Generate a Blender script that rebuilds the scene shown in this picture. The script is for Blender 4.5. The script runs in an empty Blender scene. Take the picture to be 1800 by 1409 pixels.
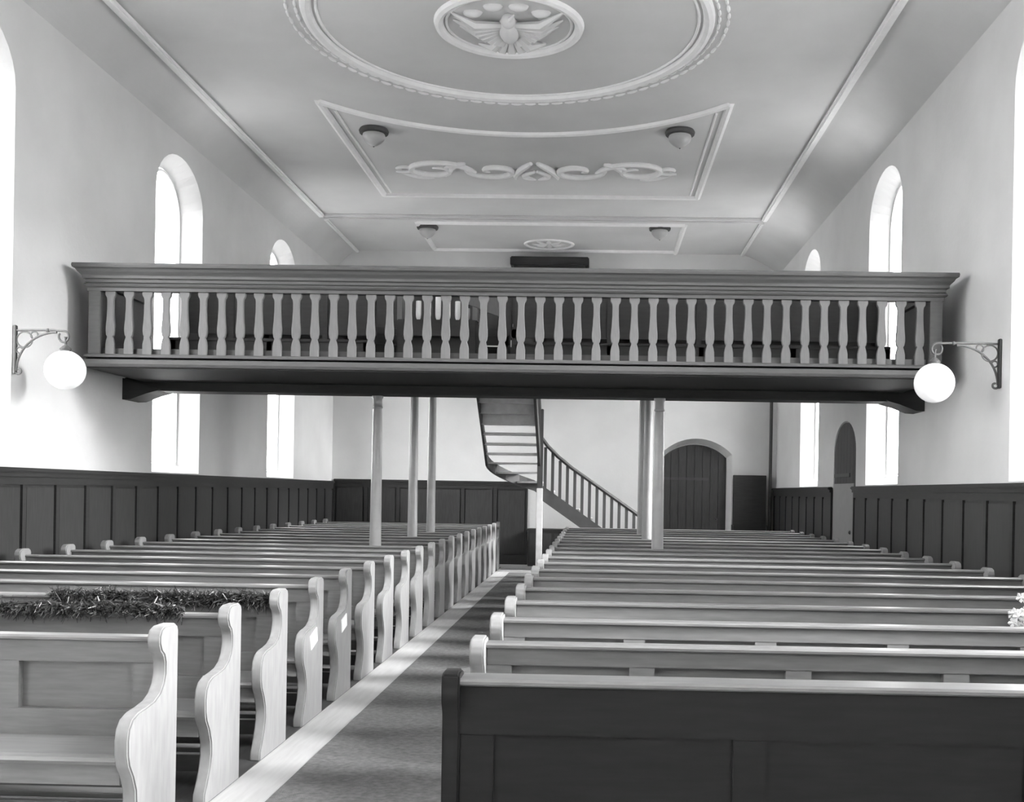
import bpy, bmesh, math, random
from mathutils import Vector, Matrix
random.seed(7)
PI = math.pi
SC = bpy.context.scene
COL = SC.collection

# ------------------------------------------------------------------ camera, world, exposure
F_PX, H_EYE = 1890.0, 1.6
PPX, PPY = 1001.0, 864.0            # principal point of the shifted (rising-front) lens
ROLL, YAW = 0.0167, 0.0233
cd = bpy.data.cameras.new('camera'); cam = bpy.data.objects.new('camera', cd); COL.objects.link(cam)
cd.sensor_fit = 'HORIZONTAL'; cd.sensor_width = 36.0
cd.lens = F_PX / 1800 * 36.0
cd.shift_x = (900 - PPX) / 1800; cd.shift_y = (PPY - 704.5) / 1800
cd.clip_start = 0.05; cd.clip_end = 200
cam.matrix_world = (Matrix.Translation((0, 0, H_EYE)) @ Matrix.Rotation(YAW, 4, 'Z')
                    @ Matrix.Rotation(PI / 2, 4, 'X') @ Matrix.Rotation(ROLL, 4, 'Z'))
SC.camera = cam
w = bpy.data.worlds.new('world'); SC.world = w; w.use_nodes = True
w.node_tree.nodes['Background'].inputs[0].default_value = (0.8, 0.8, 0.8, 1)
vs = SC.view_settings
vs.view_transform = 'Standard'; vs.look = 'None'; vs.gamma = 1.0; vs.use_curve_mapping = False
vs.exposure = 1.80
SKY, SUN = 9.8, 10.5                # overcast sky; sun spread wide by the haze
w.node_tree.nodes['Background'].inputs[1].default_value = SKY
sl = bpy.data.lights.new('hazy_sun', 'SUN'); sl.energy = SUN; sl.angle = math.radians(34)
so = bpy.data.objects.new('hazy_sun', sl); COL.objects.link(so)
so.rotation_euler = Vector((-1.0, .22, -.46)).to_track_quat('-Z', 'Y').to_euler()
SC.cycles.max_bounces = 10; SC.cycles.diffuse_bounces = 7

# ------------------------------------------------------------------ materials (the photograph is black and white)
def mat(name, v, rough=0.6, spec=0.3, noise=0.08, scale=6.0, stretch=(1, 1, 1), bump=0.0, bscale=40.0, emit=0.0, coat=0.0):
    m = bpy.data.materials.new(name); m.use_nodes = True
    nt = m.node_tree; b = nt.nodes['Principled BSDF']
    tc = nt.nodes.new('ShaderNodeTexCoord'); mp = nt.nodes.new('ShaderNodeMapping')
    mp.inputs['Scale'].default_value = stretch
    nt.links.new(tc.outputs['Object'], mp.inputs[0])
    nz = nt.nodes.new('ShaderNodeTexNoise'); nz.inputs['Scale'].default_value = scale; nz.inputs['Detail'].default_value = 6
    nt.links.new(mp.outputs[0], nz.inputs['Vector'])
    cr = nt.nodes.new('ShaderNodeValToRGB')
    a, c = v * (1 - noise), min(0.95, v * (1 + noise))
    cr.color_ramp.elements[0].position = 0.3; cr.color_ramp.elements[0].color = (a, a, a, 1)
    cr.color_ramp.elements[1].position = 0.7; cr.color_ramp.elements[1].color = (c, c, c, 1)
    nt.links.new(nz.outputs[0], cr.inputs[0]); nt.links.new(cr.outputs[0], b.inputs['Base Color'])
    b.inputs['Roughness'].default_value = rough
    b.inputs['Specular IOR Level'].default_value = spec
    b.inputs['Coat Weight'].default_value = coat; b.inputs['Coat Roughness'].default_value = 0.25
    if bump:
        n2 = nt.nodes.new('ShaderNodeTexNoise'); n2.inputs['Scale'].default_value = bscale; n2.inputs['Detail'].default_value = 4
        nt.links.new(mp.outputs[0], n2.inputs['Vector'])
        bp = nt.nodes.new('ShaderNodeBump'); bp.inputs['Strength'].default_value = bump; bp.inputs['Distance'].default_value = 0.02
        nt.links.new(n2.outputs[0], bp.inputs['Height']); nt.links.new(bp.outputs[0], b.inputs['Normal'])
    if emit:
        b.inputs['Emission Color'].default_value = (1, 1, 1, 1); b.inputs['Emission Strength'].default_value = emit
    return m
M = dict(
    plaster=mat('plaster', .70, .9, .1, .05, 1.2, bump=.12, bscale=18),
    ceiling=mat('ceiling_plaster', .70, .9, .1, .05, 1.0, bump=.1, bscale=14),
    stucco=mat('stucco', .92, .8, .15, .03, 8),
    pew=mat('pew_wood', .18, .36, .45, .14, 5, (1, 9, 9), coat=.15),
    pew_end=mat('pew_end_wood', .28, .42, .4, .10, 5, (6, 6, 1.2), coat=.1),
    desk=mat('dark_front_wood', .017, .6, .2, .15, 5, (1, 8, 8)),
    wainscot=mat('wainscot_wood', .038, .5, .4, .18, 6, (6, 6, .7)),
    wains_dark=mat('wainscot_cap_wood', .028, .5, .4, .15, 6, (1, 1, 6)),
    gallery=mat('gallery_wood', .10, .5, .35, .08, 7, (1, 6, 6)),
    baluster=mat('baluster_wood', .16, .55, .3, .08, 9, (6, 6, 1)),
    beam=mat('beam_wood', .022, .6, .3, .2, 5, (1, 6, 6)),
    bench=mat('gallery_bench_wood', .035, .5, .4, .15, 5, (1, 6, 6)),
    column=mat('column_paint', .30, .35, .5, .06, 8),
    stair=mat('stair_wood', .55, .55, .3, .12, 6),
    stair_dark=mat('stair_rail_wood', .055, .45, .4, .12, 6),
    carpet=mat('carpet', .19, .95, .05, .22, 30, bump=.5, bscale=160),
    floor=mat('floor_boards', .55, .6, .3, .08, 4, (7, .6, 1)),
    iron=mat('wrought_iron', .07, .5, .4, .1, 20),
    opal=mat('opal_glass', .85, .2, .5, .02, 3, emit=.09),
    bowl=mat('frosted_bowl', .42, .3, .5, .05, 3),
    door=mat('door_wood', .055, .55, .3, .2, 5, (8, 8, .8)),
    fir=mat('fir_needles', .05, .7, .2, .35, 12),
    fir_tip=mat('fir_tips', .35, .7, .2, .2, 12),
    petal=mat('white_petals', .85, .7, .2, .05, 12),
    card=mat('card', .86, .7, .2, .03, 12),
    pipe=mat('organ_pipe', .75, .35, .5, .05, 8),
)
def glass_mat(name):
    m = bpy.data.materials.new(name); m.use_nodes = True; nt = m.node_tree; nt.nodes.clear()
    out = nt.nodes.new('ShaderNodeOutputMaterial'); mx = nt.nodes.new('ShaderNodeMixShader'); mx.inputs[0].default_value = .06
    tr = nt.nodes.new('ShaderNodeBsdfTransparent'); tr.inputs[0].default_value = (.92, .92, .92, 1)
    gl = nt.nodes.new('ShaderNodeBsdfGlossy'); gl.inputs['Roughness'].default_value = .1
    nt.links.new(tr.outputs[0], mx.inputs[1]); nt.links.new(gl.outputs[0], mx.inputs[2]); nt.links.new(mx.outputs[0], out.inputs[0])
    return m
M['glass'] = glass_mat('window_glass')
M['ground'] = mat('outside_ground', .30, .9, .1, .1, .5)

# ------------------------------------------------------------------ helpers
class G:
    """collects faces for one mesh"""
    def __init__(s): s.v, s.f = [], []
    def add(s, vs_, fs):
        o = len(s.v); s.v += [tuple(p) for p in vs_]; s.f += [[i + o for i in f] for f in fs]; return s
    def box(s, x0, x1, y0, y1, z0, z1):
        return s.add([(x0,y0,z0),(x1,y0,z0),(x1,y1,z0),(x0,y1,z0),(x0,y0,z1),(x1,y0,z1),(x1,y1,z1),(x0,y1,z1)],
                     [[0,3,2,1],[4,5,6,7],[0,1,5,4],[1,2,6,5],[2,3,7,6],[3,0,4,7]])
    def prism(s, poly, lo, hi, axis):
        """extrude a 2D polygon along axis: 'x' poly=(y,z), 'y' poly=(x,z), 'z' poly=(x,y)"""
        n = len(poly)
        def P(a, b, c): return {'x': (c, a, b), 'y': (a, c, b), 'z': (a, b, c)}[axis]
        V = [P(a, b, lo) for a, b in poly] + [P(a, b, hi) for a, b in poly]
        return s.add(V, [list(range(n))[::-1], list(range(n, 2*n))] + [[i, (i+1) % n, n+(i+1) % n, n+i] for i in range(n)])
    def lathe(s, prof, seg=20, c=(0,0,0)):
        """prof = [(r,z)...] around z"""
        n = len(prof); V = []; Fs = []
        for k in range(seg):
            a = 2*PI*k/seg
            for r, z in prof: V.append((c[0]+r*math.cos(a), c[1]+r*math.sin(a), c[2]+z))
        for k in range(seg):
            k2 = (k+1) % seg
            for i in range(n-1): Fs.append([k*n+i, k2*n+i, k2*n+i+1, k*n+i+1])
        Fs.append([k*n for k in range(seg)][::-1]); Fs.append([k*n+n-1 for k in range(seg)])
        return s.add(V, Fs)
    def tube(s, pts, r, seg=8, flat=1.0, up=(0,0,1), closed=False):
        """sweep an ellipse (r wide, r*flat along up) along pts; r may be a list"""
        pts = [Vector(p) for p in pts]; n = len(pts); up = Vector(up); V = []; Fs = []
        for i, p in enumerate(pts):
            a = pts[(i-1) % n] if (closed or i) else pts[0]; b = pts[(i+1) % n] if (closed or i < n-1) else pts[-1]
            t = (b-a).normalized()
            side = t.cross(up)
            if side.length < 1e-4: side = t.cross(Vector((1, 0, 0)))
            side.normalize(); u2 = side.cross(t).normalized()
            ri = r[i] if isinstance(r, (list, tuple)) else r
            for k in range(seg):
                an = 2*PI*k/seg
                V.append(p + side*ri*math.cos(an) + u2*ri*flat*math.sin(an))
        m = n if closed else n-1
        for i in range(m):
            j = (i+1) % n
            for k in range(seg): Fs.append([i*seg+k, i*seg+(k+1) % seg, j*seg+(k+1) % seg, j*seg+k])
        if not closed: Fs += [list(range(seg))[::-1], list(range((n-1)*seg, n*seg))]
        return s.add(V, Fs)
    def bar(s, pts, wdt, hgt):
        """sweep an upright rectangle along pts (path centre); width across, height in z"""
        pts = [Vector(p) for p in pts]; n = len(pts); V = []; Fs = []
        for i, p in enumerate(pts):
            t = pts[min(i+1, n-1)] - pts[max(i-1, 0)]; t.z = 0
            sd = Vector((t.y, -t.x, 0)).normalized() * wdt/2; u = Vector((0, 0, hgt/2))
            V += [p-sd-u, p+sd-u, p+sd+u, p-sd+u]
        for i in range(n-1):
            for k in range(4): Fs.append([i*4+k, i*4+(k+1) % 4, i*4+4+(k+1) % 4, i*4+4+k])
        Fs += [[3, 2, 1, 0], [n*4-4, n*4-3, n*4-2, n*4-1]]
        return s.add(V, Fs)
    def sphere(s, c, rx, ry=None, rz=None, seg=20, rings=12):
        ry = ry or rx; rz = rz or rx
        V = [(c[0], c[1], c[2]-rz)]; Fs = []
        for i in range(1, rings):
            th = -PI/2 + PI*i/rings
            for k in range(seg):
                a = 2*PI*k/seg
                V.append((c[0]+rx*math.cos(th)*math.cos(a), c[1]+ry*math.cos(th)*math.sin(a), c[2]+rz*math.sin(th)))
        V.append((c[0], c[1], c[2]+rz)); top = len(V)-1
        for k in range(seg):
            k2 = (k+1) % seg
            Fs.append([0, 1+k2, 1+k]); Fs.append([top, top-seg+k, top-seg+k2])
            for i in range(rings-2):
                a = 1+i*seg; Fs.append([a+k, a+k2, a+seg+k2, a+seg+k])
        return s.add(V, Fs)
    def mesh(s, name, smooth=False, bevel=0.0, recalc=True, seg=2):
        me = bpy.data.meshes.new(name); me.from_pydata(s.v, [], s.f)
        if bevel or recalc:
            bm = bmesh.new(); bm.from_mesh(me)
            if recalc: bmesh.ops.recalc_face_normals(bm, faces=bm.faces)
            if bevel:
                es = [e for e in bm.edges if len(e.link_faces) == 2 and e.calc_face_angle(0) > 0.5]
                bmesh.ops.bevel(bm, geom=es, offset=bevel, segments=seg, affect='EDGES', clamp_overlap=True)
            bm.to_mesh(me); bm.free()
        if smooth:
            for p in me.polygons: p.use_smooth = True
            try: me.set_sharp_from_angle(angle=0.7)
            except Exception: pass
        return me
def obj(name, me, m, parent=None, loc=(0,0,0), rot=(0,0,0)):
    o = bpy.data.objects.new(name, me); COL.objects.link(o)
    if m is not None and not me.materials: me.materials.append(m)
    o.location = loc; o.rotation_euler = rot
    if parent: o.parent = parent
    return o
def tag(o, label=None, cat=None, group=None, kind=None):
    if label: o['label'] = label
    if cat: o['category'] = cat
    if group: o['group'] = group
    if kind: o['kind'] = kind
    return o
def empty(name, loc=(0,0,0), rz=0):
    o = bpy.data.objects.new(name, None); COL.objects.link(o); o.location = loc; o.rotation_euler = (0,0,rz)
    o.empty_display_size = .1
    return o
def copy_tree(o, parent=None):
    c = o.copy(); COL.objects.link(c); c.parent = parent
    for ch in list(o.children): copy_tree(ch, c)
    return c
ORD = ['first','second','third','fourth','fifth','sixth','seventh','eighth','ninth','tenth','eleventh','twelfth','thirteenth',
       'fourteenth','fifteenth','sixteenth','seventeenth','eighteenth','nineteenth','twentieth','twenty-first','twenty-second']

# ------------------------------------------------------------------ dimensions of the hall
XL, XR = -5.75, 3.92
Y0, Y1 = -4.0, 23.4
ZW, ZC = 6.38, 6.80                 # top of wall, ceiling
CXL, CXR = -5.30, 3.14              # edges of the flat ceiling
CX = -1.04                          # axis of the ceiling stucco
WAIN = 1.75
WIN_L = [-.4, 4.6, 9.6, 14.65, 19.55]
WIN_R = [-.8, 4.3, 9.45, 14.85, 19.85]
WIN_W, SILL, APEX, RISE, REVEAL = 1.66, 1.77, 6.10, .62, .26

# ------------------------------------------------------------------ floor, walls, ceiling
obj('floor', G().box(XL-.3, XR+.3, Y0-.3, Y1+.6, -.12, 0).mesh('floor'), M['floor'])
tag(bpy.data.objects['floor'], 'pale board floor of the church hall', 'floor', kind='structure')

o = obj('outside_ground', G().add([(-90, -90, -.5), (90, -90, -.5), (90, 110, -.5), (-90, 110, -.5)], [[0, 1, 2, 3]]).mesh('outside_ground'), M['ground'])
tag(o, 'open ground outside the windows', 'ground', kind='structure')

def arch_pts(c, half, z0, apex, rise, n=16):
    """outline of an arched opening, from the foot at c-half over the arch to the foot at c+half"""
    pts = [(c-half, z0)]
    if rise < half*.5:                       # flat segmental arch
        R = (half*half+rise*rise)/(2*rise); am = math.asin(half/R)
        for i in range(n+1):
            a = -am+2*am*i/n; pts.append((c+R*math.sin(a), apex-R+R*math.cos(a)))
        pts.append((c+half, z0)); return pts
    for i in range(n+1):
        a = PI - PI*i/n
        pts.append((c+half*math.cos(a), apex-rise+rise*math.sin(a)))
    pts.append((c+half, z0)); return pts
def wall(name, P, s0, s1, z1, holes, label, inward):
    """P(s, z, depth) -> xyz. holes: dict(c, half, z0, apex, rise, depth, ihalf, iz0, iapex, irise)"""
    g = G(); cur = s0
    def quad(a, b, c, d): g.add([P(*a), P(*b), P(*c), P(*d)], [[0, 1, 2, 3]])
    for h in sorted(holes, key=lambda h: h['c']):
        a, b = h['c']-h['half'], h['c']+h['half']
        quad((cur, 0, 0), (a, 0, 0), (a, z1, 0), (cur, z1, 0)); cur = b
        out = arch_pts(h['c'], h['half'], h['z0'], h['apex'], h['rise'])
        inn = arch_pts(h['c'], h['ihalf'], h['iz0'], h['iapex'], h['irise'])
        if h['z0'] > 0: quad((a, 0, 0), (b, 0, 0), (b, h['z0'], 0), (a, h['z0'], 0))
        for (p, q) in zip(out[1:-1], out[2:-1]): quad((p[0], p[1], 0), (q[0], q[1], 0), (q[0], z1, 0), (p[0], z1, 0))
        d = h['depth']; n = len(out)
        for i in range(n):
            j = (i+1) % n
            quad((out[i][0], out[i][1], 0), (out[j][0], out[j][1], 0), (inn[j][0], inn[j][1], d), (inn[i][0], inn[i][1], d))
    quad((cur, 0, 0), (s1, 0, 0), (s1, z1, 0), (cur, z1, 0))
    # outer skin, so that the wall has its thickness and lets no light past the glass
    T = .75
    if not holes:
        quad((s0, 0, T), (s1, 0, T), (s1, z1, T), (s0, z1, T))
    o = obj(name, g.mesh(name, recalc=False), M['plaster'])
    return tag(o, label, 'wall', kind='structure')
def win_hole(c): return dict(c=c, half=WIN_W/2, z0=SILL, apex=APEX, rise=RISE, depth=REVEAL, ihalf=.60, iz0=SILL+.12, iapex=APEX-.16, irise=.58)
SIDE_DOOR = dict(c=17.0, half=.74, z0=0, apex=2.78, rise=.48, depth=.06, ihalf=.73, iz0=0, iapex=2.765, irise=.475)
BACK_DOOR = dict(c=2.2, half=.77, z0=0, apex=2.80, rise=.34, depth=.48, ihalf=.70, iz0=0, iapex=2.70, irise=.30)
wall('wall_left', lambda s, z, d: (XL-d, s, z), Y0, Y1, ZW, [win_hole(c) for c in WIN_L], 'white plaster wall with the tall arched windows opposite the small door', 1)
wall('wall_right', lambda s, z, d: (XR+d, s, z), Y0, Y1, ZW, [win_hole(c) for c in WIN_R] + [SIDE_DOOR], 'white plaster wall with a small arched door between tall windows', 1)
wall('wall_back', lambda s, z, d: (s, Y1+d, z), XL, XR, ZC, [BACK_DOOR], 'white plaster end wall behind the winding staircase', 1)
wall('wall_front', lambda s, z, d: (s, Y0-d, z), XL, XR, ZC, [], 'plain white plaster wall facing the gallery', 1)

g = G()
def cove(xa, za, xb, zb, n=10):
    pts = [(xa, za)]
    for i in range(1, n+1):
        a = PI/2*i/n
        t = i/n; k = .25     # shallow cove: mostly a straight slope
        pts.append((xa+(xb-xa)*((1-k)*t+k*(1-math.cos(a))), za+(zb-za)*((1-k)*t+k*math.sin(a))))
    return pts
lc, rc = cove(XL, ZW, CXL, ZC), cove(XR, ZW, CXR, ZC)
prof = lc + rc[::-1]
V = [(x, Y0, z) for x, z in prof] + [(x, Y1, z) for x, z in prof]; n = len(prof)
g.add(V, [[i, i+1, n+i+1, n+i] for i in range(n-1)])
g.add([(XL, Y0, ZC+.3), (XR, Y0, ZC+.3), (XR, Y1, ZC+.3), (XL, Y1, ZC+.3)], [[0, 1, 2, 3]])
o = obj('ceiling', g.mesh('ceiling', recalc=False, smooth=False), M['ceiling'])
tag(o, 'coved plaster ceiling with raised stucco frames', 'ceiling', kind='structure')

# windows: frame + glowing frosted pane
def window(i, side, c):
    sx = -1 if side == 'left' else 1
    X = (XL-REVEAL) if side == 'left' else (XR+REVEAL)
    e = empty('window_%d' % i, (X, c, SILL+.12))
    tag(e, 'tall round-headed window with bright frosted glass in the %s' % (
        ('wall opposite the small door' if side == 'left' else 'wall of the small arched door')), 'window', kind='structure')
    pts = [(s, z-(SILL+.12)) for s, z in arch_pts(0, .60, SILL+.12, APEX-.16, .58)]
    g = G(); nn = len(pts)
    g.add([(sx*.02, s, z) for s, z in pts] + [(sx*.05, s, z) for s, z in pts],
          [list(range(nn)), list(range(nn, 2*nn))[::-1]] + [[k, (k+1) % nn, nn+(k+1) % nn, nn+k] for k in range(nn)])
    obj('pane', g.mesh('pane'), M['glass'], e)
    fr = G().tube([(0, s*.97, .03+z*.985) for s, z in pts], .028, 6, closed=True, up=(1, 0, 0))
    obj('window_frame', fr.mesh('window_frame'), M['stucco'], e)
    pl_ = bpy.data.lights.new('window_portal', 'AREA'); pl_.shape = 'RECTANGLE'; pl_.size = 1.3; pl_.size_y = 4.2; pl_.cycles.is_portal = True
    po = bpy.data.objects.new('window_portal', pl_); COL.objects.link(po); po.location = (X+sx*.09, c, 3.95)
    po.rotation_euler = Vector((-sx, 0, 0)).to_track_quat('-Z', 'Z').to_euler()
    return e
k = 1
for c in WIN_L: window(k, 'left', c); k += 1
for c in WIN_R: window(k, 'right', c); k += 1

# doors in the recesses
def plank_door(name, label, half, apex, rise, nplank, X, Y, rot):
    e = empty(name, (X, Y, 0), rot); tag(e, label, 'door', kind='structure')
    R = (half*half+rise*rise)/(2*rise)
    top = (lambda s: apex-R+math.sqrt(R*R-s*s)) if rise < half*.5 else (lambda s: apex-rise+rise*math.sqrt(max(0, 1-(s/half)**2)))
    wpl = 2*half/nplank
    for q in range(nplank):
        a, b = -half+q*wpl+.004, -half+(q+1)*wpl-.004
        ss = [a+(b-a)*t/4 for t in range(5)]
        poly = [(a, .01), (b, .01)] + [(s, top(s)-.01) for s in ss[::-1]]
        obj('plank', G().prism(poly, -.02, .03, 'y').mesh('plank'), M['door'], e)
    obj('back_boards', G().box(-half-.1, half+.1, .045, .09, -.02, apex+.1).mesh('back_boards'), M['door'], e)
    for z in (.5, 1.9):
        obj('strap_hinge', G().box(-half+.03, half*.45, -.035, -.02, z, z+.06).mesh('strap_hinge'), M['iron'], e)
    g = G().sphere((half*.7, -.05, 1.05), .03, seg=10, rings=6); obj('handle', g.mesh('handle', True), M['iron'], e)
    return e
plank_door('door_1', 'wide dark plank door under a flat arch in the end wall', .70, 2.70, .30, 8, 2.2, Y1+.45, 0)
d2 = plank_door('door_2', 'narrow dark round-headed door between two windows', .73, 2.765, .475, 7, XR+.035, 17.0, -PI/2)
obj('lower_light_panel', G().box(-.70, .70, -.05, -.02, .02, 1.80).mesh('lower_light_panel', bevel=.006), M['column'], d2)  # paler board over the planks: light on the jamb, put in as colour

# ------------------------------------------------------------------ wainscot
def wainscot(name, P, s0, s1, label, height=WAIN, pitch=.68, skip=None):
    """panelled dado; P(s, d, z) -> xyz with d = distance out from the wall"""
    e = empty(name); tag(e, label, 'wainscot', kind='structure')
    def slab(nm, a, b, d0, d1, z0, z1, m, bev=0):
        c = [P(a, d0, z0), P(b, d1, z1)]
        lo = [min(c[0][i], c[1][i]) for i in range(3)]; hi = [max(c[0][i], c[1][i]) for i in range(3)]
        g = G().box(lo[0], hi[0], lo[1], hi[1], lo[2], hi[2]); obj(nm, g.mesh(nm, bevel=bev), m, e)
    spans = [(s0, s1)] if not skip else [(s0, skip[0]), (skip[1], s1)]
    for a, b in spans:
        slab('backing', a, b, .004, .012, 0, height-.02, M['wainscot'])
        slab('cap_moulding', a, b, .004, .085, height-.05, height, M['wains_dark'], .012)
        slab('neck_moulding', a, b, .004, .06, height-.09, height-.05, M['wains_dark'])
        slab('top_rail', a, b, .012, .04, height-.17, height-.09, M['wains_dark'])
        slab('bottom_rail', a, b, .012, .04, 0, .2, M['wains_dark'])
        n = max(1, round((b-a)/pitch)); p = (b-a)/n
        for q in range(n+1):
            c = a+q*p; slab('stile', max(a, c-.035), min(b, c+.035), .012, .04, .2, height-.17, M['wains_dark'])
        for q in range(n):
            c = a+q*p; slab('panel', c+.055, c+p-.055, .012, .028, .22, height-.19, M['wainscot'], .008)
wainscot('trim_1', lambda s, d, z: (XL+d, s, z), 2.6, Y1-.005, 'dark panelled wainscot under the windows opposite the small door')
wainscot('trim_2', lambda s, d, z: (XR-d, s, z), 2.6, Y1-.005, 'dark panelled wainscot interrupted by the small arched door', skip=(17.0-.76, 17.0+.76))
wainscot('trim_3', lambda s, d, z: (s, Y1-d, z), XL+.05, -1.45, 'dark panelled wainscot on the end wall beside the stair', height=1.80)

# ------------------------------------------------------------------ ceiling stucco (raised below the ceiling plane)
def strip(g, pts, wd, dp, closed=False):
    """flat rounded moulding under the ceiling along pts (x, y)"""
    P3 = [(x, y, ZC) for x, y in pts]
    g.tube(P3, wd/2, 8, flat=dp/(wd/2), closed=closed); return g
def line(a, b, n=2): return [(a[0]+(b[0]-a[0])*i/n, a[1]+(b[1]-a[1])*i/n) for i in range(n+1)]
def arc(cx, cy, r, a0, a1, n): return [(cx+r*math.cos(a0+(a1-a0)*i/n), cy+r*math.sin(a0+(a1-a0)*i/n)) for i in range(n+1)]
RC = (CX, 12.0)
# long cornice bead + cross rib
e = empty('trim_4', (0, 0, 0)); tag(e, 'white stucco bead framing the flat ceiling field', 'moulding', kind='structure')
for x0 in (CXL+.03, CXR-.03):
    obj('bead', G().box(x0-.055, x0+.055, Y0, 20.3, ZC-.075, ZC).mesh('bead', bevel=.02), M['stucco'], e)
    obj('bead', G().box(x0-.04, x0+.04, 20.62, Y1, ZC-.05, ZC).mesh('bead', bevel=.015), M['stucco'], e)
obj('cross_bead', G().box(CXL, CXR, 20.28, 20.36, ZC-.045, ZC).mesh('cross_bead', bevel=.015), M['ceiling'], e)
obj('cross_bead', G().box(CXL, CXR, 20.56, 20.61, ZC-.03, ZC).mesh('cross_bead', bevel=.01), M['ceiling'], e)
# large ring
e = empty('trim_5', (0, 0, 0)); tag(e, 'large round stucco ring on the ceiling with a broken leaf border', 'moulding', kind='structure')
obj('ring', strip(G(), arc(*RC, 2.22, 0, 2*PI, 96)[:-1], .13, .06, True).mesh('ring', True), M['stucco'], e)
obj('inner_ring', strip(G(), arc(*RC, 2.11, 0, 2*PI, 96)[:-1], .035, .02, True).mesh('inner_ring', True), M['stucco'], e)
leaf = G().tube([(-.075, 0, 0), (-.03, 0, 0), (.03, 0, 0), (.075, 0, 0)], [.010, .020, .020, .010], 6, flat=1.2).mesh('border_leaf', True)
for rr, nn in ((2.33, 84), (2.43, 84)):
    for q in range(nn):
        a = 2*PI*(q+(.5 if rr > 2.4 else 0))/nn
        y = RC[1]+rr*math.sin(a)
        if y < 11.1: continue
        obj('border_leaf', leaf, M['stucco'], e, (RC[0]+rr*math.cos(a), y, ZC), (0, 0, a+PI/2))
# medallion with the bird relief
e = empty('ceiling_medallion', (RC[0], RC[1], ZC)); tag(e, 'round stucco medallion with a spread-winged bird relief in the big ceiling ring', 'medallion')
ring0 = lambda r, wd, dp: G().tube([(r*math.cos(2*PI*i/64), r*math.sin(2*PI*i/64), 0) for i in range(64)], wd/2, 8, flat=dp/(wd/2), closed=True)
obj('rim', ring0(.785, .11, .06).mesh('rim', True), M['stucco'], e)
obj('inner_rim', ring0(.70, .03, .02).mesh('inner_rim', True), M['stucco'], e)
obj('body', G().sphere((0, .02, -.03), .12, .25, .14).sphere((.01, -.27, -.07), .08, .09, .08, 12, 8).tube([(.03, -.33, -.09), (.09, -.40, -.06)], [.03, .008], 6).mesh('body', True), M['ceiling'], e)
for sx in (-1, 1):
    wg = G()
    for q in range(7):
        a = math.radians(-22+q*16); L = .60-.05*q
        p0 = (sx*.06, -.10+.035*q, -.05); p1 = (sx*(.06+L*.55*math.cos(a)), -.12+.03*q+L*.5*math.sin(a), -.11); p2 = (sx*(.06+L*math.cos(a)), -.12+.02*q+L*math.sin(a), -.01)
        wg.tube([p0, p1, p2], [.045, .065, .012], 6, flat=.8)
    obj('wing', wg.mesh('wing', True), M['ceiling'], e)
for q in range(5):
    a = math.radians(40+q*25)
    obj('tail_feather', G().tube([(.05*math.cos(a), .2, -.03), (.26*math.cos(a), .22+.20*math.sin(a), -.10), (.50*math.cos(a), .24+.36*math.sin(a), -.01)],
        [.035, .075, .02], 6, flat=.8).mesh('tail_feather', True), M['ceiling'], e)
for q in range(4):
    a = math.radians(222+q*32)
    obj('cloud_tuft', G().sphere((.5*math.cos(a), .5*math.sin(a), -.005), .11, .06, .06, 10, 6).mesh('cloud_tuft', True), M['ceiling'], e)
# panel with one hollow side
hw = 2.76
R2 = math.hypot(hw, 14.36-RC[1]); a1 = math.atan2(14.36-RC[1], hw)
e = empty('trim_6', (0, 0, 0)); tag(e, 'stucco panel frame with one side hollowed around the big ring', 'moulding', kind='structure')
for nm, pts in (('frame_side', line((CX-hw, 14.36), (CX-hw, 18.9))), ('frame_side', line((CX+hw, 14.36), (CX+hw, 18.9))),
                ('frame_end', line((CX-hw, 18.9), (CX+hw, 18.9))), ('frame_arc', arc(*RC, R2, a1, PI-a1, 32))):
    obj(nm, strip(G(), pts, .11, .055).mesh(nm, True), M['stucco'], e)
for nm, pts in (('inner_bead', line((CX-hw+.14, 14.7), (CX-hw+.14, 18.78))), ('inner_bead', line((CX+hw-.14, 14.7), (CX+hw-.14, 18.78)))):
    obj(nm, strip(G(), pts, .035, .02).mesh(nm, True), M['stucco'], e)
# second panel, above the gallery
e = empty('trim_7', (0, 0, 0)); tag(e, 'smaller stucco panel frame nearest the end wall', 'moulding', kind='structure')
for nm, pts in (('frame_side', line((CX-2.5, 20.85), (CX-2.5, 23.15))), ('frame_side', line((CX+2.7, 20.85), (CX+2.7, 23.3))),
                ('frame_end', line((CX-2.5, 20.85), (CX+2.7, 20.85))), ('frame_end', line((CX-2.5, 23.15), (CX+2.7, 23.15)))):
    obj(nm, strip(G(), pts, .11, .05).mesh(nm, True), M['stucco'], e)
e = empty('ceiling_rosette', (CX, 22.6, ZC)); tag(e, 'small oval stucco rosette in the panel near the end wall', 'rosette')
ov = lambda rx, ry, wd: G().tube([(rx*math.cos(2*PI*i/40), ry*math.sin(2*PI*i/40), 0) for i in range(40)], wd/2, 8, flat=.9, closed=True)
obj('rim', ov(.50, .42, .07).mesh('rim', True), M['stucco'], e)
for q in range(8):
    a = 2*PI*q/8
    obj('petal', G().tube([(.06*math.cos(a), .05*math.sin(a), 0), (.2*math.cos(a), .17*math.sin(a), -.02), (.36*math.cos(a), .3*math.sin(a), 0)], [.02, .06, .015], 6, flat=.5).mesh('petal', True), M['stucco'], e)
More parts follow.
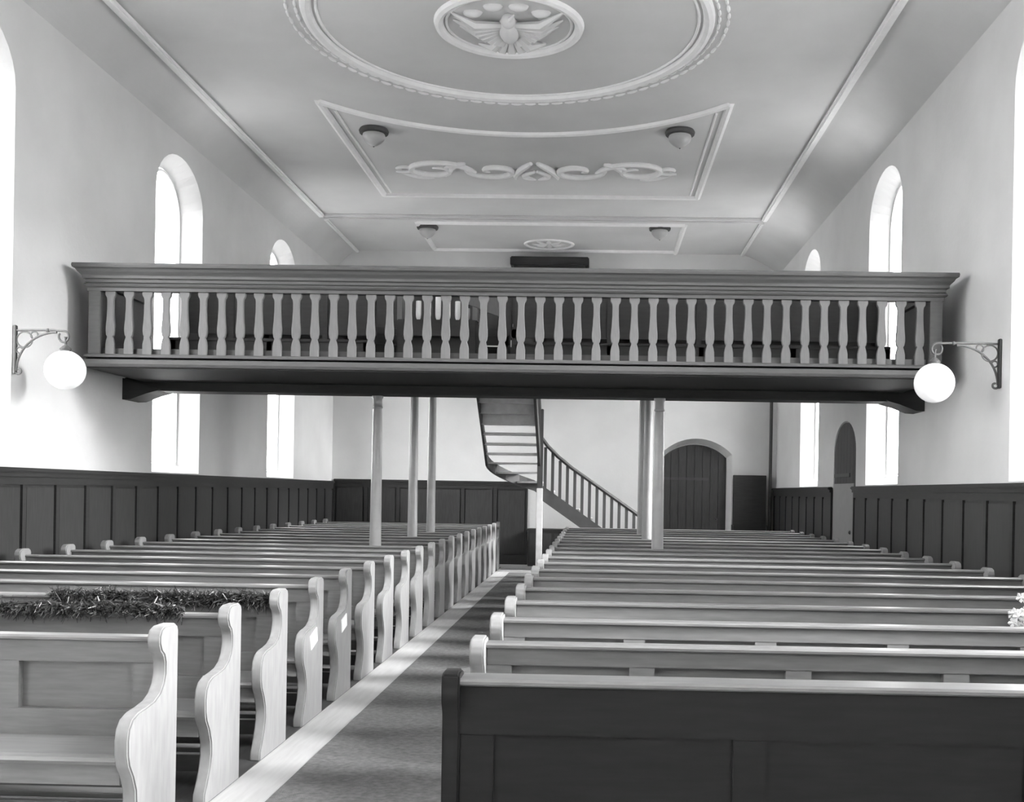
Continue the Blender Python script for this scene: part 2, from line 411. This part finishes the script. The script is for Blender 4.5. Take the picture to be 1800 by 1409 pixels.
# scrollwork
e = empty('stucco_scrollwork', (CX, 17.35, ZC-.03)); tag(e, 'curling white stucco vine scroll across the hollow-sided ceiling panel', 'stucco ornament')
def spiral(cx, cy, r0, r1, a0, a1, sy=1.0, n=26):
    return [(cx+(r0+(r1-r0)*i/n)*math.cos(a0+(a1-a0)*i/n), cy+sy*(r0+(r1-r0)*i/n)*math.sin(a0+(a1-a0)*i/n), 0) for i in range(n+1)]
def scroll(pts, r, nm='scroll'):
    n = len(pts); rad = [max(.012, r*math.sin(PI*min(1, .12+.85*i/(n-1)))**.6) for i in range(n)]
    obj(nm, G().tube(pts, rad, 6, flat=.9).mesh(nm, True), M['stucco'], e)
for sx in (-1, 1):
    def mx(p): return [(sx*x, y, z) for x, y, z in p]
    scroll(mx(spiral(1.62, .0, .55, .12, PI*1.05, PI*3.6, .8)), .055)          # outer curl
    scroll(mx(spiral(.68, .02, .46, .10, -PI*.1, PI*2.3, .85)), .055)          # middle curl
    scroll(mx([(1.1+.02*i, -.35+.7*(i/20)-.18*math.sin(PI*i/20), 0) for i in range(0, 21)]), .045, 'leaf')
    scroll(mx([(.98+.025*i, .1-.35*math.sin(PI*i/24), 0) for i in range(0, 21)]), .05, 'leaf')
    scroll(mx([(1.7+.025*i, .42-.25*(i/20)**2, 0) for i in range(0, 21)]), .04, 'leaf')
    scroll(mx([(.05+.30*math.sin(PI*.55*i/20), -.38+.85*i/20, 0) for i in range(21)]), .06, 'leaf')
    scroll(mx([(.02+.18*math.sin(PI*i/20), .05+.45*i/20, 0) for i in range(21)]), .05, 'leaf')
    scroll(mx(spiral(2.15, -.05, .22, .05, PI*.3, PI*2.4, .8)), .035)

# ceiling lamps
def ceiling_lamp(x, y, label):
    e = empty('ceiling_lamp', (x, y, ZC)); tag(e, label, 'ceiling lamp', 'bowl lamps on the ceiling panels')
    obj('mount_plate', G().lathe([(.04, 0), (.20, 0), (.215, -.03), (.205, -.065), (.17, -.075), (.03, -.075)], 28).mesh('mount_plate', True), M['iron'], e)
    bowl = obj('glass_bowl', G().lathe([(.03, -.07), (.155, -.07), (.165, -.10), (.15, -.15), (.105, -.20), (.05, -.235), (.02, -.25)], 28).mesh('glass_bowl', True), M['bowl'], e)
    obj('finial', G().sphere((0, 0, -.25), .012, seg=10, rings=6).mesh('finial', True), M['iron'], bowl)
ceiling_lamp(-3.28, 15.5, 'bowl ceiling lamp in the hollow-sided panel, on the side of the garlanded pews')
ceiling_lamp(1.14, 15.45, 'bowl ceiling lamp in the hollow-sided panel, on the side of the small arched door')
ceiling_lamp(-3.38, 21.15, 'bowl ceiling lamp in the small panel, on the side of the garlanded pews')
ceiling_lamp(1.19, 21.05, 'bowl ceiling lamp in the small panel, on the side of the small arched door')

# pipe in the corner
o = obj('corner_pipe', G().lathe([(.03, 0), (.035, .02), (.035, 3.6), (.05, 3.61), (.05, 3.7), (.035, 3.71), (.035, 6.3), (.03, 6.35)], 10).mesh('corner_pipe', True), M['iron'], None, (XR-.14, Y1-.14, 0))
tag(o, 'thin dark pipe running up the corner beside the plank door', 'pipe')

# ------------------------------------------------------------------ dark sheets painting in the shade under the pew blocks, carpet
M['pew_shade'] = mat('pew_floor_shade', .07, .6, .3, .2, 4, (7, .6, 1))
for nm, a, b, y0, lab in (('floor_shade_left', XL, -1.925, 4.3, 'dark sheet painting in the shade under the garlanded pews'), ('floor_shade_right', -.52, XR, 3.2, 'dark sheet painting in the shade under the pews behind the dark desk')):
    tag(obj(nm, G().box(a, b, y0, 22.4 if a < -2 else 20.8, 0, .004).mesh(nm), M['pew_shade']), lab, 'floor', kind='structure')
g = G().box(-1.64, -.525, -3.5, 20.9, 0.0, .012); o = obj('aisle_carpet', g.mesh('aisle_carpet', bevel=.004), M['carpet'])
tag(o, 'long grey carpet runner down the aisle between the pews', 'carpet')

# ------------------------------------------------------------------ pews
END = [(0,0),(0,.93),(.012,.955),(.04,.966),(.15,.966),(.185,.955),(.205,.925),(.205,.89),(.185,.855),(.155,.835),(.14,.80),(.14,.75),(.155,.71),(.19,.675),
       (.25,.650),(.34,.638),(.42,.632),(.475,.615),(.51,.580),(.522,.53),(.52,.47),(.505,.42),(.465,.365),(.435,.30),(.43,.24),(.45,.17),(.49,.10),(.52,.055),(.525,0)]
TH = .062
def end_mesh(nm):
    return G().prism([(-t, z) for t, z in END], 0, TH, 'x').mesh(nm, bevel=.007, smooth=True)
def make_pew(L, npan, m_back, m_end, p0=.57, p1=.775, dz=0.0):
    """x 0..L along the row, back at y=0, seat toward -y"""
    e = empty('church_pew')
    em = end_mesh('pew_end')
    obj('pew_end', em, m_end, e); obj('pew_end', em, m_end, e, (L-TH, 0, 0))
    a, b = TH, L-TH
    obj('top_rail', G().box(a, b, -.088, -.035, p1, .918-dz).mesh('top_rail', bevel=.004), m_back, e)
    cap = [(-.015, .915), (-.10, .915), (-.112, .922), (-.112, .932), (-.10, .940), (-.015, .940), (-.008, .932), (-.008, .922)]
    obj('cap_rail', G().prism([(y, z-dz) for y, z in cap], a, b, 'x').mesh('cap_rail'), m_back, e)
    obj('bottom_rail', G().box(a, b, -.088, -.035, .40, p0).mesh('bottom_rail', bevel=.004), m_back, e)
    pitch = (b-a)/npan; sw = .11
    st = G().box(-sw/2, sw/2, -.086, -.035, p0, p1).mesh('stile')
    pn = G().box(-(pitch-sw)/2, (pitch-sw)/2, -.045, -.036, p0, p1).mesh('panel')
    for q in range(npan+1):
        x = a+q*pitch
        if q == 0: x += sw/2
        if q == npan: x -= sw/2
        obj('stile', st, m_back, e, (x, 0, 0))
    for q in range(npan): obj('panel', pn, m_back, e, (a+(q+.5)*pitch, 0, 0))
    seat = [(-.06, .425), (-.06, .45), (-.47, .462), (-.50, .455), (-.508, .44), (-.50, .425), (-.47, .418)]
    obj('seat', G().prism(seat, a, b, 'x').mesh('seat'), m_back, e)
    obj('seat_apron', G().box(a, b, -.46, -.435, .33, .42).mesh('seat_apron'), m_back, e)
    obj('back_shelf', G().box(a, b, -.03, .10, .60, .618).mesh('back_shelf', bevel=.003), m_back, e)
    obj('foot_rail', G().box(a, b, .03, .13, .13, .155).mesh('foot_rail', bevel=.003), m_back, e)
    for xx in (a, b-.03): obj('foot_bracket', G().box(xx, xx+.03, -.02, .12, .11, .13).mesh('foot_bracket'), m_back, e)
    obj('base_rail', G().box(a, b, -.06, -.03, .05, .14).mesh('base_rail'), m_back, e)
    return e
def tag_pew(o, lab, grp): tag(o, lab, 'pew', grp)
LX0, LX1 = -5.52, -1.92
RX0, RX1 = -.52, 3.66
SPL, SPR = .895, .89
YL, YR = 4.95, 3.86
pl = make_pew(LX1-LX0, 5, M['pew'], M['pew_end'], .57, .785, .032); NL, NR = 20, 19
left = []
for i in range(NL):
    o = pl if i == 0 else copy_tree(pl); o.location = (LX0, YL+SPL*i, 0); left.append(o)
    tag_pew(o, 'wooden pew in the garlanded block, %s' % (
        'front row, nothing draped on it' if i == 0 else '%s row, a fir garland along its top' % ORD[i] if i in (1, 2)
        else '%s row, a white card on its end' % ORD[i] if i in (3, 4) else '%s row from the front' % ORD[i] if i < NL-1 else 'rearmost row before the end wall'), 'pews in the garlanded block')
pr = make_pew(RX1-RX0, 6, M['pew'], M['pew_end'], .62, .842)
for i in range(1, NR):
    o = pr if i == 1 else copy_tree(pr); o.location = (RX0, YR+SPR*i, 0)
    tag_pew(o, 'wooden pew in the block behind the dark front desk, %s' % (
        ('%s row behind that desk' % ORD[i-1]) if i < NR-1 else 'rearmost row before the staircase'), 'pews behind the dark front desk')
# the front desk of the other block: a closed dark frame-and-panel parapet
e = empty('front_pew_desk', (RX0, YR, 0)); tag(e, 'dark wooden frame-and-panel desk closing the front of the pew block', 'pew desk')
L = RX1-RX0
dk = [(0,0),(0,.93),(.012,.955),(.04,.966),(.11,.966),(.135,.955),(.145,.92),(.14,.86),(.115,.82),(.11,.78),(.11,0)]
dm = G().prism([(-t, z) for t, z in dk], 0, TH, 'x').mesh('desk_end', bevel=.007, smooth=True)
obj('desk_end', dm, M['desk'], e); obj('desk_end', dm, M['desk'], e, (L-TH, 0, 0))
obj('cap_rail', G().prism([(.02, .915), (-.11, .915), (-.12, .922), (-.12, .932), (-.11, .940), (.02, .940)], TH, L-TH, 'x').mesh('cap_rail'), M['pew'], e)
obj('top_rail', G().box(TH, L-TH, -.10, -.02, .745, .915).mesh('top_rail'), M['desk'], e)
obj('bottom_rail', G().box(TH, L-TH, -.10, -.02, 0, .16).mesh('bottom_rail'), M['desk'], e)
p = (L-2*TH)/4
for q in range(5):
    x = TH+q*p + (.06 if q == 0 else -.06 if q == 4 else 0)
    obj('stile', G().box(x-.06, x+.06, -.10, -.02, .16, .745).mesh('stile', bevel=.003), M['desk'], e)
for q in range(4):
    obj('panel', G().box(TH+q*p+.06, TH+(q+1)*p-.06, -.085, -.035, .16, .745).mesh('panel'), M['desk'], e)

# cards on two pew ends
cm = G().box(-.003, .003, -.085, .085, -.05, .05).mesh('name_card')
for i, tilt in ((3, .12), (4, .1)):
    c = obj('name_card', cm, M['card'], left[i], (LX1-LX0+.004, -.27, .56), (tilt*2.2, 0, 0)); c['label'] = 'small white card fixed to the pew end'

# ------------------------------------------------------------------ garlands
def garland(name, x0, x1, y, z, seed, label, droop):
    rnd = random.Random(seed); e = empty(name, (x0, y, z)); L = x1-x0
    tag(e, label, 'garland', 'fir garlands')
    cpts = [(L*i/40, -.01+.012*math.sin(i*1.3), .02+.012*math.sin(i*.9)) for i in range(41)]
    obj('rope', G().tube(cpts, .012, 6).mesh('rope', True), M['fir'], e)
    for nm, m, cnt, lo, hi in (('fir_sprigs', M['fir'], 5600, .02, .065), ('pale_tips', M['fir_tip'], 900, .02, .05)):
        g = G()
        for q in range(cnt):
            t = rnd.random(); i = t*40; x = L*t
            base = Vector((x, -.025+rnd.gauss(0, .012), rnd.gauss(.008, .016)))
            hang = droop*(.5+.5*math.sin(t*23+seed)) 
            d = Vector((rnd.gauss(0, .8), rnd.gauss(-.35, .7), rnd.gauss(.1-hang, .55))).normalized()*rnd.uniform(lo, hi)
            if base.y+d.y > .06: d.y = 0
            sd = d.cross(Vector((rnd.gauss(0,1), rnd.gauss(0,1), rnd.gauss(0,1)))).normalized()*rnd.uniform(.002, .0045)
            p1 = base+d
            if p1.y > .005 and p1.z < .045: p1.y = rnd.uniform(-.03, .005)
            g.add([base-sd, base+sd, p1+sd*.5, p1-sd*.5], [[0, 1, 2, 3]])
        tag(obj(nm, g.mesh(nm, recalc=False), m, e), kind='stuff')
garland('fir_garland', -5.3, -2.2, YL+SPL-.10, .925, 3, 'fir garland lying along the second pew top, hanging over its front', .9)
garland('fir_garland', -3.35, -1.995, YL+2*SPL-.12, .895, 5, 'fir garland along the third pew top, reaching the pew end', .4)

# white blossom tuft at the pews by the wall
e = empty('blossom_posy', (2.53, YR+3*SPR-.13, .90)); tag(e, 'small white blossom posy hung on a pew top near the wall', 'posy')
rnd = random.Random(11); g = G()
for q in range(46):
    c = (rnd.gauss(0, .04), -.03+rnd.gauss(0, .02), -.04+rnd.gauss(0, .075))
    a = rnd.random()*6.28
    for kx in range(5):
        b = a+kx*1.256; r = .024
        g.add([(c[0], c[1]-.012, c[2]), (c[0]+r*math.cos(b-.5), c[1]-.004, c[2]+r*math.sin(b-.5)), (c[0]+1.4*r*math.cos(b), c[1]-.01, c[2]+1.4*r*math.sin(b)), (c[0]+r*math.cos(b+.5), c[1]-.004, c[2]+r*math.sin(b+.5))], [[0, 1, 2, 3]])
tag(obj('blossoms', g.mesh('blossoms', recalc=False), M['petal'], e), kind='stuff')
obj('stem_tie', G().tube([(0, .02, .03), (0, -.03, .0), (.01, -.02, -.14), (.02, -.02, -.2)], [.008, .01, .01, .006], 6).mesh('stem_tie', True), M['fir_tip'], e)

# ------------------------------------------------------------------ gallery
GY = 11.50; GX0, GX1 = -5.50, 3.66
Zt = 3.965
gal = empty('gallery', (0, GY, 0)); tag(gal, 'wooden gallery balcony with sawn balusters spanning the hall', 'balcony')
def gp(nm, g, m, **k): return obj(nm, g.mesh(nm, **k), m, gal)
def molding(nm, prof, m, over=0.0):
    """profile (out, z): out = distance toward the nave; mitred returns at both ends"""
    n = len(prof); V = []; Fs = []
    for (o_, z) in prof: V.append((GX0-o_, .25, z))
    for (o_, z) in prof: V.append((GX0-o_, -o_, z))
    for (o_, z) in prof: V.append((GX1+o_, -o_, z))
    for (o_, z) in prof: V.append((GX1+o_, .25, z))
    for s_ in range(3):
        for i in range(n-1): Fs.append([s_*n+i, s_*n+i+1, (s_+1)*n+i+1, (s_+1)*n+i])
    g = G(); g.add(V, Fs); return gp(nm, g, m, recalc=True)
ct = Zt
molding('cornice', [(-.12, ct), (.13, ct), (.135, ct-.02), (.13, ct-.045), (.105, ct-.06), (.09, ct-.085), (.06, ct-.115), (.055, ct-.125), (.055, ct-.15), (.03, ct-.16), (.03, ct-.19), (-.12, ct-.19)], M['gallery'])
molding('bead_moulding', [(-.10, ct-.19), (.012, ct-.19), (.035, ct-.205), (.045, ct-.22), (.035, ct-.235), (.012, ct-.245), (.012, ct-.28), (-.10, ct-.28)], M['gallery'])
zb = 2.865
molding('base_moulding', [(-.12, zb+.14), (.02, zb+.14), (.035, zb+.125), (.035, zb+.105), (.02, zb+.10), (.02, zb+.085), (.06, zb+.075), (.06, zb+.03), (.045, zb), (-.12, zb)], M['gallery'])
gp('base_rail', G().box(GX0, GX1, -.02, .12, zb+.02, zb+.135), M['gallery'])
gp('rear_rail', G().box(GX0+.1, GX1-.1, .07, .11, zb+.135, zb+.21), M['gallery'])
bz0, bz1 = zb+.14, ct-.28
hgt = bz1-bz0
bp = [(0,.048),(.16,.048),(.22,.040),(.27,.029),(.285,.029),(.30,.040),(.37,.048),(.44,.047),(.55,.040),(.72,.034),(.86,.034),(.90,.038),(.925,.050),(.95,.056),(1,.056)]
poly = [(-wd, z*hgt) for z, wd in bp] + [(wd, z*hgt) for z, wd in bp[::-1]]
bm_ = G().prism(poly, -.022, .022, 'y').mesh('baluster', bevel=.004, seg=1)
nb = 44; bx0, bx1 = -5.27, 3.43
for i in range(nb): obj('baluster', bm_, M['baluster'], gal, (bx0+(bx1-bx0)*i/(nb-1), .03, bz0))
for a, b in ((GX0, GX0+.13), (GX1-.13, GX1)):
    gp('end_post', G().box(a, b, -.01, .11, bz0, bz1), M['gallery'], bevel=.006)
    xs = a if a < 0 else b-.05
    gp('side_panel', G().box(xs, xs+.05, .11, 1.3, zb, ct-.2), M['gallery'])
    gp('side_cap', G().box(xs-.05, xs+.10, .14, 1.3, ct-.2, ct), M['gallery'])
# tiers: each step its own slab with a riser
tiers = [(.0, 2.0, 2.94), (2.0, 3.25, 3.22), (3.25, 4.5, 3.50), (4.5, 5.7, 3.74), (5.7, 7.1, 3.80)]
galf = empty('floor_gallery', (0, GY, 0)); tag(galf, 'stepped timber floor and beams of the gallery', 'floor', kind='structure')
def gf(nm, g, m, **k): return obj(nm, g.mesh(nm, **k), m, galf)
zprev = None
for a, b, z in tiers:
    gf('tier_floor', G().box(GX0 if a < 1 else XL+.02, GX1 if a < 1 else XR-.02, a+.0 if a else .11, b, z-.06, z), M['bench'])
    if zprev: gf('tier_riser', G().box(XL+.02, XR-.02, a-.03, a, zprev-.06, z-.06), M['bench'])
    zprev = z
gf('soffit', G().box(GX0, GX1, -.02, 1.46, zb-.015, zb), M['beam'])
beam = G().box(XL, XR, 1.46, 1.84, 2.745, 2.90)
gf('main_beam', beam, M['beam'], bevel=.01)
for a, s_ in ((XL, 1), (XR, -1)):
    pr_ = [(0, 2.89), (.45, 2.76), (.42, 2.742), (.30, 2.71), (.18, 2.665), (.10, 2.635), (0, 2.63)]
    gf('corbel', G().prism([(a+s_*x, z) for x, z in pr_], 1.42, 1.88, 'y'), M['beam'])
gf('rear_beam', G().box(XL, XR, 4.1, 4.5, 3.30, 3.44), M['beam'])
gf('rear_beam', G().box(XL, XR, 5.9, 6.3, 3.55, 3.74), M['beam'])
gf('rear_guard', G().box(XL+.02, -2.3, 7.04, 7.1, 3.80, 5.0), M['bench'])
gf('rear_guard', G().box(-1.0, XR-.02, 7.04, 7.1, 3.80, 5.0), M['bench'])

# gallery benches
def gallery_bench(y, z, x0, x1, label):
    e = empty('gallery_bench', (x0, y, z)); tag(e, label, 'bench', 'benches in the gallery'); L = x1-x0
    obj('seat', G().box(0, L, -.42, -.04, .42, .455).mesh('seat', bevel=.006), M['bench'], e)
    obj('back_board', G().box(0, L, -.03, 0, .56, 1.06).mesh('back_board', bevel=.005), M['bench'], e)
    obj('apron', G().box(0, L, -.40, -.38, .30, .42).mesh('apron'), M['bench'], e)
    nl = 5
    for q in range(nl):
        x = .02+(L-.10)*q/(nl-1)
        obj('leg', G().box(x, x+.06, -.40, -.03, 0, .42).mesh('leg'), M['bench'], e)
        obj('back_post', G().box(x, x+.06, -.05, -.0, .42, 1.05).mesh('back_post'), M['bench'], e)
for q, (y, z, nm) in enumerate(((GY+1.85, 2.94, 'lowest'), (GY+3.1, 3.22, 'second'), (GY+4.35, 3.50, 'third'), (GY+5.6, 3.74, 'topmost'))):
    if q == 0:
        gallery_bench(y, z, GX0+.3, -2.75, 'dark wooden bench on the lowest gallery tier, on the garlanded side of the small organ')
        gallery_bench(y, z, -1.0, GX1-.15, 'dark wooden bench on the lowest gallery tier, between small organ and the arched-door wall')
    else:
        gallery_bench(y, z, XL+.25, -1.15 if q < 3 else -2.4, 'dark wooden bench on the %s gallery tier, on the garlanded side' % nm)
        gallery_bench(y, z, -.75, XR-.25, 'dark wooden bench on the %s gallery tier, on the arched-door side' % nm)

# small organ seen through the balusters
e = empty('small_organ', (-1.95, GY+1.64, 2.94)); tag(e, 'small organ with pale pipes half hidden behind the balusters', 'organ')
obj('case', G().box(-.48, .48, -.15, .25, 0, .72).mesh('case', bevel=.01), M['bench'], e)
obj('key_desk', G().box(-.40, .40, -.30, -.15, .50, .56).mesh('key_desk', bevel=.005), M['bench'], e)
for q in range(7):
    x = -.36+.12*q; hh = .30-.03*abs(q-3)*(1.0 if q % 2 else 1.6)
    obj('organ_pipe', G().lathe([(.012, .72), (.03, .76), (.034, .80), (.034, .72+hh), (.03, .72+hh+.004)], 12, (x, -.02, 0)).mesh('organ_pipe', True), M['pipe'], e)
for sx in (-.46, .46):
    obj('side_post', G().box(sx-.03, sx+.03, -.1, .1, .72, 1.05).mesh('side_post'), M['baluster'], e)
o = empty('music_stand', (-1.26, GY+.75, 2.94)); tag(o, 'pale slanted music desk on a post behind the gallery balusters', 'music stand')
obj('desk_board', G().prism([(-.22, .78), (.20, .62), (.20, 1.0), (-.22, 1.0)], -.02, .02, 'y').mesh('desk_board'), M['baluster'], o)
obj('post', G().box(.14, .20, -.03, .03, 0, .64).mesh('post'), M['baluster'], o)
obj('foot', G().box(.02, .32, -.15, .15, 0, .03).mesh('foot', bevel=.008), M['baluster'], o)
# tall dark organ case against the end wall, its top just over the parapet
e = empty('organ_case', (CX, Y1-.45, 0)); tag(e, 'tall dark wooden case against the end wall above the gallery', 'organ case')
obj('top_cornice', G().box(-.84, .84, -.08, .42, 6.42, 6.60).mesh('top_cornice', bevel=.02), M['wains_dark'], e)
obj('case_body', G().box(-.76, .76, 0, .42, 3.9, 6.42).mesh('case_body'), M['bench'], e)
obj('bracket_shelf', G().box(-.84, .84, -.05, .42, 3.78, 3.9).mesh('bracket_shelf', bevel=.01), M['wains_dark'], e)

# ------------------------------------------------------------------ columns
def column(x, y, top, label):
    e = empty('support_column', (x, y, 0)); tag(e, label, 'column', 'columns carrying the gallery')
    obj('base', G().lathe([(.11, 0), (.11, .10), (.095, .13), (.08, .15)], 24).mesh('base', True), M['column'], e)
    obj('shaft', G().lathe([(.075, .15), (.073, .8), (.06, top-.22), (.055, top-.16)], 24).mesh('shaft', True), M['column'], e)
    obj('capital', G().lathe([(.056, top-.16), (.064, top-.15), (.064, top-.135), (.056, top-.125), (.056, top-.04), (.07, top-.02), (.07, top)], 24).mesh('capital', True), M['column'], e)
for xs, ys, sd in ((-2.70, (13.24, 15.94, 17.73), 'garlanded block'), (.77, (13.02, 15.68, 17.457), 'block behind the dark desk')):
    for y, tp, nm in zip(ys, (2.745, 3.30, 3.55), ('front', 'middle', 'rear')):
        column(xs, y, tp, 'slender round %s column under the gallery among pews of the %s' % (nm, sd))

# ------------------------------------------------------------------ winding staircase
st = empty('winding_staircase', (-1.08, 21.2, 0)); tag(st, 'wooden winding staircase with open treads rising to the gallery', 'staircase')
RISEZ = .18; PV = (0.0, 0.0); WD = 1.06            # local: pivot (newel) at origin
def sp(nm, g, m, **k): return obj(nm, g.mesh(nm, **k), m, st)
go1 = .262
for i in range(9):                                  # lower flight, climbing toward -x
    z = RISEZ*(i+1); x1 = 9*go1-i*go1
    sp('tread', G().box(x1-go1-.03, x1, .04, WD, z-.035, z), M['stair'], bevel=.004)
    sp('riser', G().box(x1-.045, x1-.03, .04, WD, z-RISEZ, z-.035), M['stair'])
for i in range(3):                                  # winders around the newel
    a0, a1_ = PI/2+PI/6*i-.03, PI/2+PI/6*(i+1); z = RISEZ*(10+i)
    poly = [(.0, .0)] + [(WD*math.cos(a0+(a1_-a0)*t/5), WD*math.sin(a0+(a1_-a0)*t/5)) for t in range(6)]
    sp('tread', G().prism(poly, z-.035, z, 'z'), M['stair'])
go2 = .28
for i in range(9):                                  # upper flight, climbing toward the nave
    z = RISEZ*(13+i); y1 = -i*go2
    sp('tread', G().box(-WD, -.04, y1-go2-.03, y1, z-.045, z), M['stair'], bevel=.004)
    if i > 3: sp('riser', G().box(-WD, -.04, y1-.045, y1-.03, z-RISEZ, z-.035), M['stair'])
# stringers
def zpath(s):  # not used for geometry, slopes of the flights
    return s
low = lambda x: RISEZ*(9-x/go1)
inner_low = [(9*go1, .02, .10)] + [(x, .02, low(x)+.0) for x in (2.0, 1.5, 1.0, .5, .06)]
sp('stringer', G().bar([(x, y, z-.02) for x, y, z in inner_low], .045, .30), M['stair_dark'])
outer = [(9*go1, WD, .10)] + [(x, WD, low(x)) for x in (2.0, 1.5, 1.0, .5, 0)]
outer += [(WD*math.cos(a), WD*math.sin(a), RISEZ*9+RISEZ*3*(a-PI/2)/(PI/2)+.06) for a in [PI/2+PI/2*t/10 for t in range(1, 11)]]
outer += [(-WD, -y, RISEZ*12.4+y/go2*RISEZ) for y in (.3, .8, 1.3, 1.8, 2.4)]
sp('stringer', G().bar([(x, y, z-.02) for x, y, z in outer], .045, .22), M['stair_dark'])
inner_up = [(-.02, -y, RISEZ*12.4+y/go2*RISEZ-.02) for y in (0, .5, 1.0, 1.5, 2.0, 2.4)]
sp('stringer', G().bar(inner_up, .05, .32), M['stair_dark'])
sp('newel_post', G().box(-.06, .06, -.07, .05, 0, 1.66), M['stair'], bevel=.008)
sp('newel_post', G().box(-.055, .055, -.065, .045, 1.66, 3.22), M['stair_dark'], bevel=.01)
hr = [(x, .02, low(x)+.88+(.10 if x < .3 else 0)*1.0) for x in (2.12, 1.8, 1.5, 1.2, .9, .6, .35, .15, .0)]
hr[-1] = (0, .02, low(0)+1.06); hr[-2] = (.15, .02, low(.15)+.97); hr[-3] = (.35, .02, low(.35)+.91)
sp('handrail', G().tube(hr, .042, 8, flat=.9), M['stair_dark'], smooth=True)
for i in range(14):
    x = .10+i*.147
    zt_ = low(x)+.86+(.06 if x < .3 else 0)
    sp('baluster', G().box(x-.030, x+.030, .0, .04, low(x)+.1, zt_), M['stair_dark'])
sp('end_newel', G().box(2.10, 2.18, -.02, .06, 0, low(2.14)+.95), M['stair_dark'], bevel=.01)
hr2 = [(-.02, -y, RISEZ*12.4+y/go2*RISEZ+.95) for y in (0, .6, 1.2, 1.8, 2.4)]
sp('handrail', G().tube(hr2, .03, 8), M['stair_dark'], smooth=True)
for i in range(9):
    y = .14+i*go2
    sp('baluster', G().box(-.038, -.002, -y-.018, -y+.018, RISEZ*12.4+y/go2*RISEZ+.1, RISEZ*12.4+y/go2*RISEZ+.94), M['stair_dark'])

# ------------------------------------------------------------------ low cupboard and tall settle at the end wall
e = empty('low_cupboard', (-.9, 23.1, 0)); tag(e, 'low dark cupboard against the end wall under the staircase', 'cupboard')
obj('body', G().box(-.50, .55, -.22, .22, 0, .76).mesh('body', bevel=.006), M['wains_dark'], e)
obj('top_board', G().box(-.53, .58, -.25, .24, .76, .80).mesh('top_board', bevel=.008), M['wains_dark'], e)
for s_ in (-1, 1): obj('door', G().box(.025+s_*.26-.23, .025+s_*.26+.23, -.235, -.22, .08, .70).mesh('door', bevel=.005), M['wainscot'], e)
e = empty('tall_settle', (3.33, 23.1, 0)); tag(e, 'tall dark panelled settle in the corner beside the plank door', 'settle')
obj('back', G().box(-.34, .36, .1, .24, 0, 2.02).mesh('back', bevel=.006), M['wains_dark'], e)
obj('seat', G().box(-.34, .36, -.30, .1, .40, .45).mesh('seat', bevel=.006), M['wains_dark'], e)
obj('seat_box', G().box(-.32, .34, -.26, .1, 0, .40).mesh('seat_box'), M['wains_dark'], e)
ar = [(.1, 0), (.1, .95), (.0, .92), (-.12, .80), (-.26, .72), (-.31, .66), (-.31, 0)]
for x in (-.38, .36): obj('arm_end', G().prism(ar, x, x+.04, 'x').mesh('arm_end'), M['wains_dark'], e)

# ------------------------------------------------------------------ globe lamps on wrought iron brackets
def bracket_lamp(X, y, s_, label, reach):
    e = empty('globe_wall_lamp', (X, y, 0)); tag(e, label, 'wall lamp', 'globe lamps on iron brackets')
    def P(x, z): return (s_*x, 0, z)
    obj('wall_plate', G().box(min(0, s_*.03), max(0, s_*.03), -.025, .025, 2.67, 3.15).mesh('wall_plate', bevel=.006), M['iron'], e)
    armp = [P(.02, 3.10), P(.2, 3.105), P(.4, 3.105), P(reach-.03, 3.10)] + [P(reach+.05*math.cos(a)-.02, 3.045+.055*math.sin(a)) for a in [PI/2-PI*1.7*t/14 for t in range(15)]]
    arm = obj('arm', G().tube(armp, .011, 8, up=(0, 1, 0)).mesh('arm', True), M['iron'], e)
    obj('collar', G().sphere(P(reach-.18, 3.103), .02, seg=10, rings=6).mesh('collar', True), M['iron'], arm)
    br = [P(.03+.40*(1-math.cos(a)), 2.70+.385*math.sin(a)) for a in [PI/2*t/14 for t in range(15)]]
    obj('brace', G().tube(br, .012, 8, up=(0, 1, 0)).mesh('brace', True), M['iron'], e)
    curl = [P(.055+.035*math.cos(a)*(1-.5*t/12), 2.70+.035*math.sin(a)*(1-.5*t/12)) for t, a in [(t, PI+PI*1.6*t/12) for t in range(13)]]
    obj('curl', G().tube(curl, .011, 8, up=(0, 1, 0)).mesh('curl', True), M['iron'], e)
    for cx_, cz, r in ((.11, 3.01, .078), (.205, 3.055, .035), (.062, 2.905, .03)):
        obj('ring', G().tube([P(cx_+r*math.cos(2*PI*t/24), cz+r*math.sin(2*PI*t/24)) for t in range(24)], .008, 6, up=(0, 1, 0), closed=True).mesh('ring', True), M['iron'], e)
    obj('stem', G().lathe([(.012, 2.96), (.012, 3.03), (.02, 3.04)], 10, P(reach, 0)).mesh('stem', True), M['iron'], e)
    obj('gallery_cap', G().lathe([(.05, 2.905), (.055, 2.925), (.03, 2.95), (.012, 2.965)], 16, P(reach, 0)).mesh('gallery_cap', True), M['iron'], e)
    obj('globe', G().sphere(P(reach, 2.715),   .192, seg=36, rings=20).mesh('globe', True), M['opal'], e)
bracket_lamp(XL, 10.47, 1, 'white globe lamp on the iron bracket of the wall opposite the small door', .52)
bracket_lamp(XR, 10.52, -1, 'white globe lamp on the iron bracket of the wall with the small door', .64)
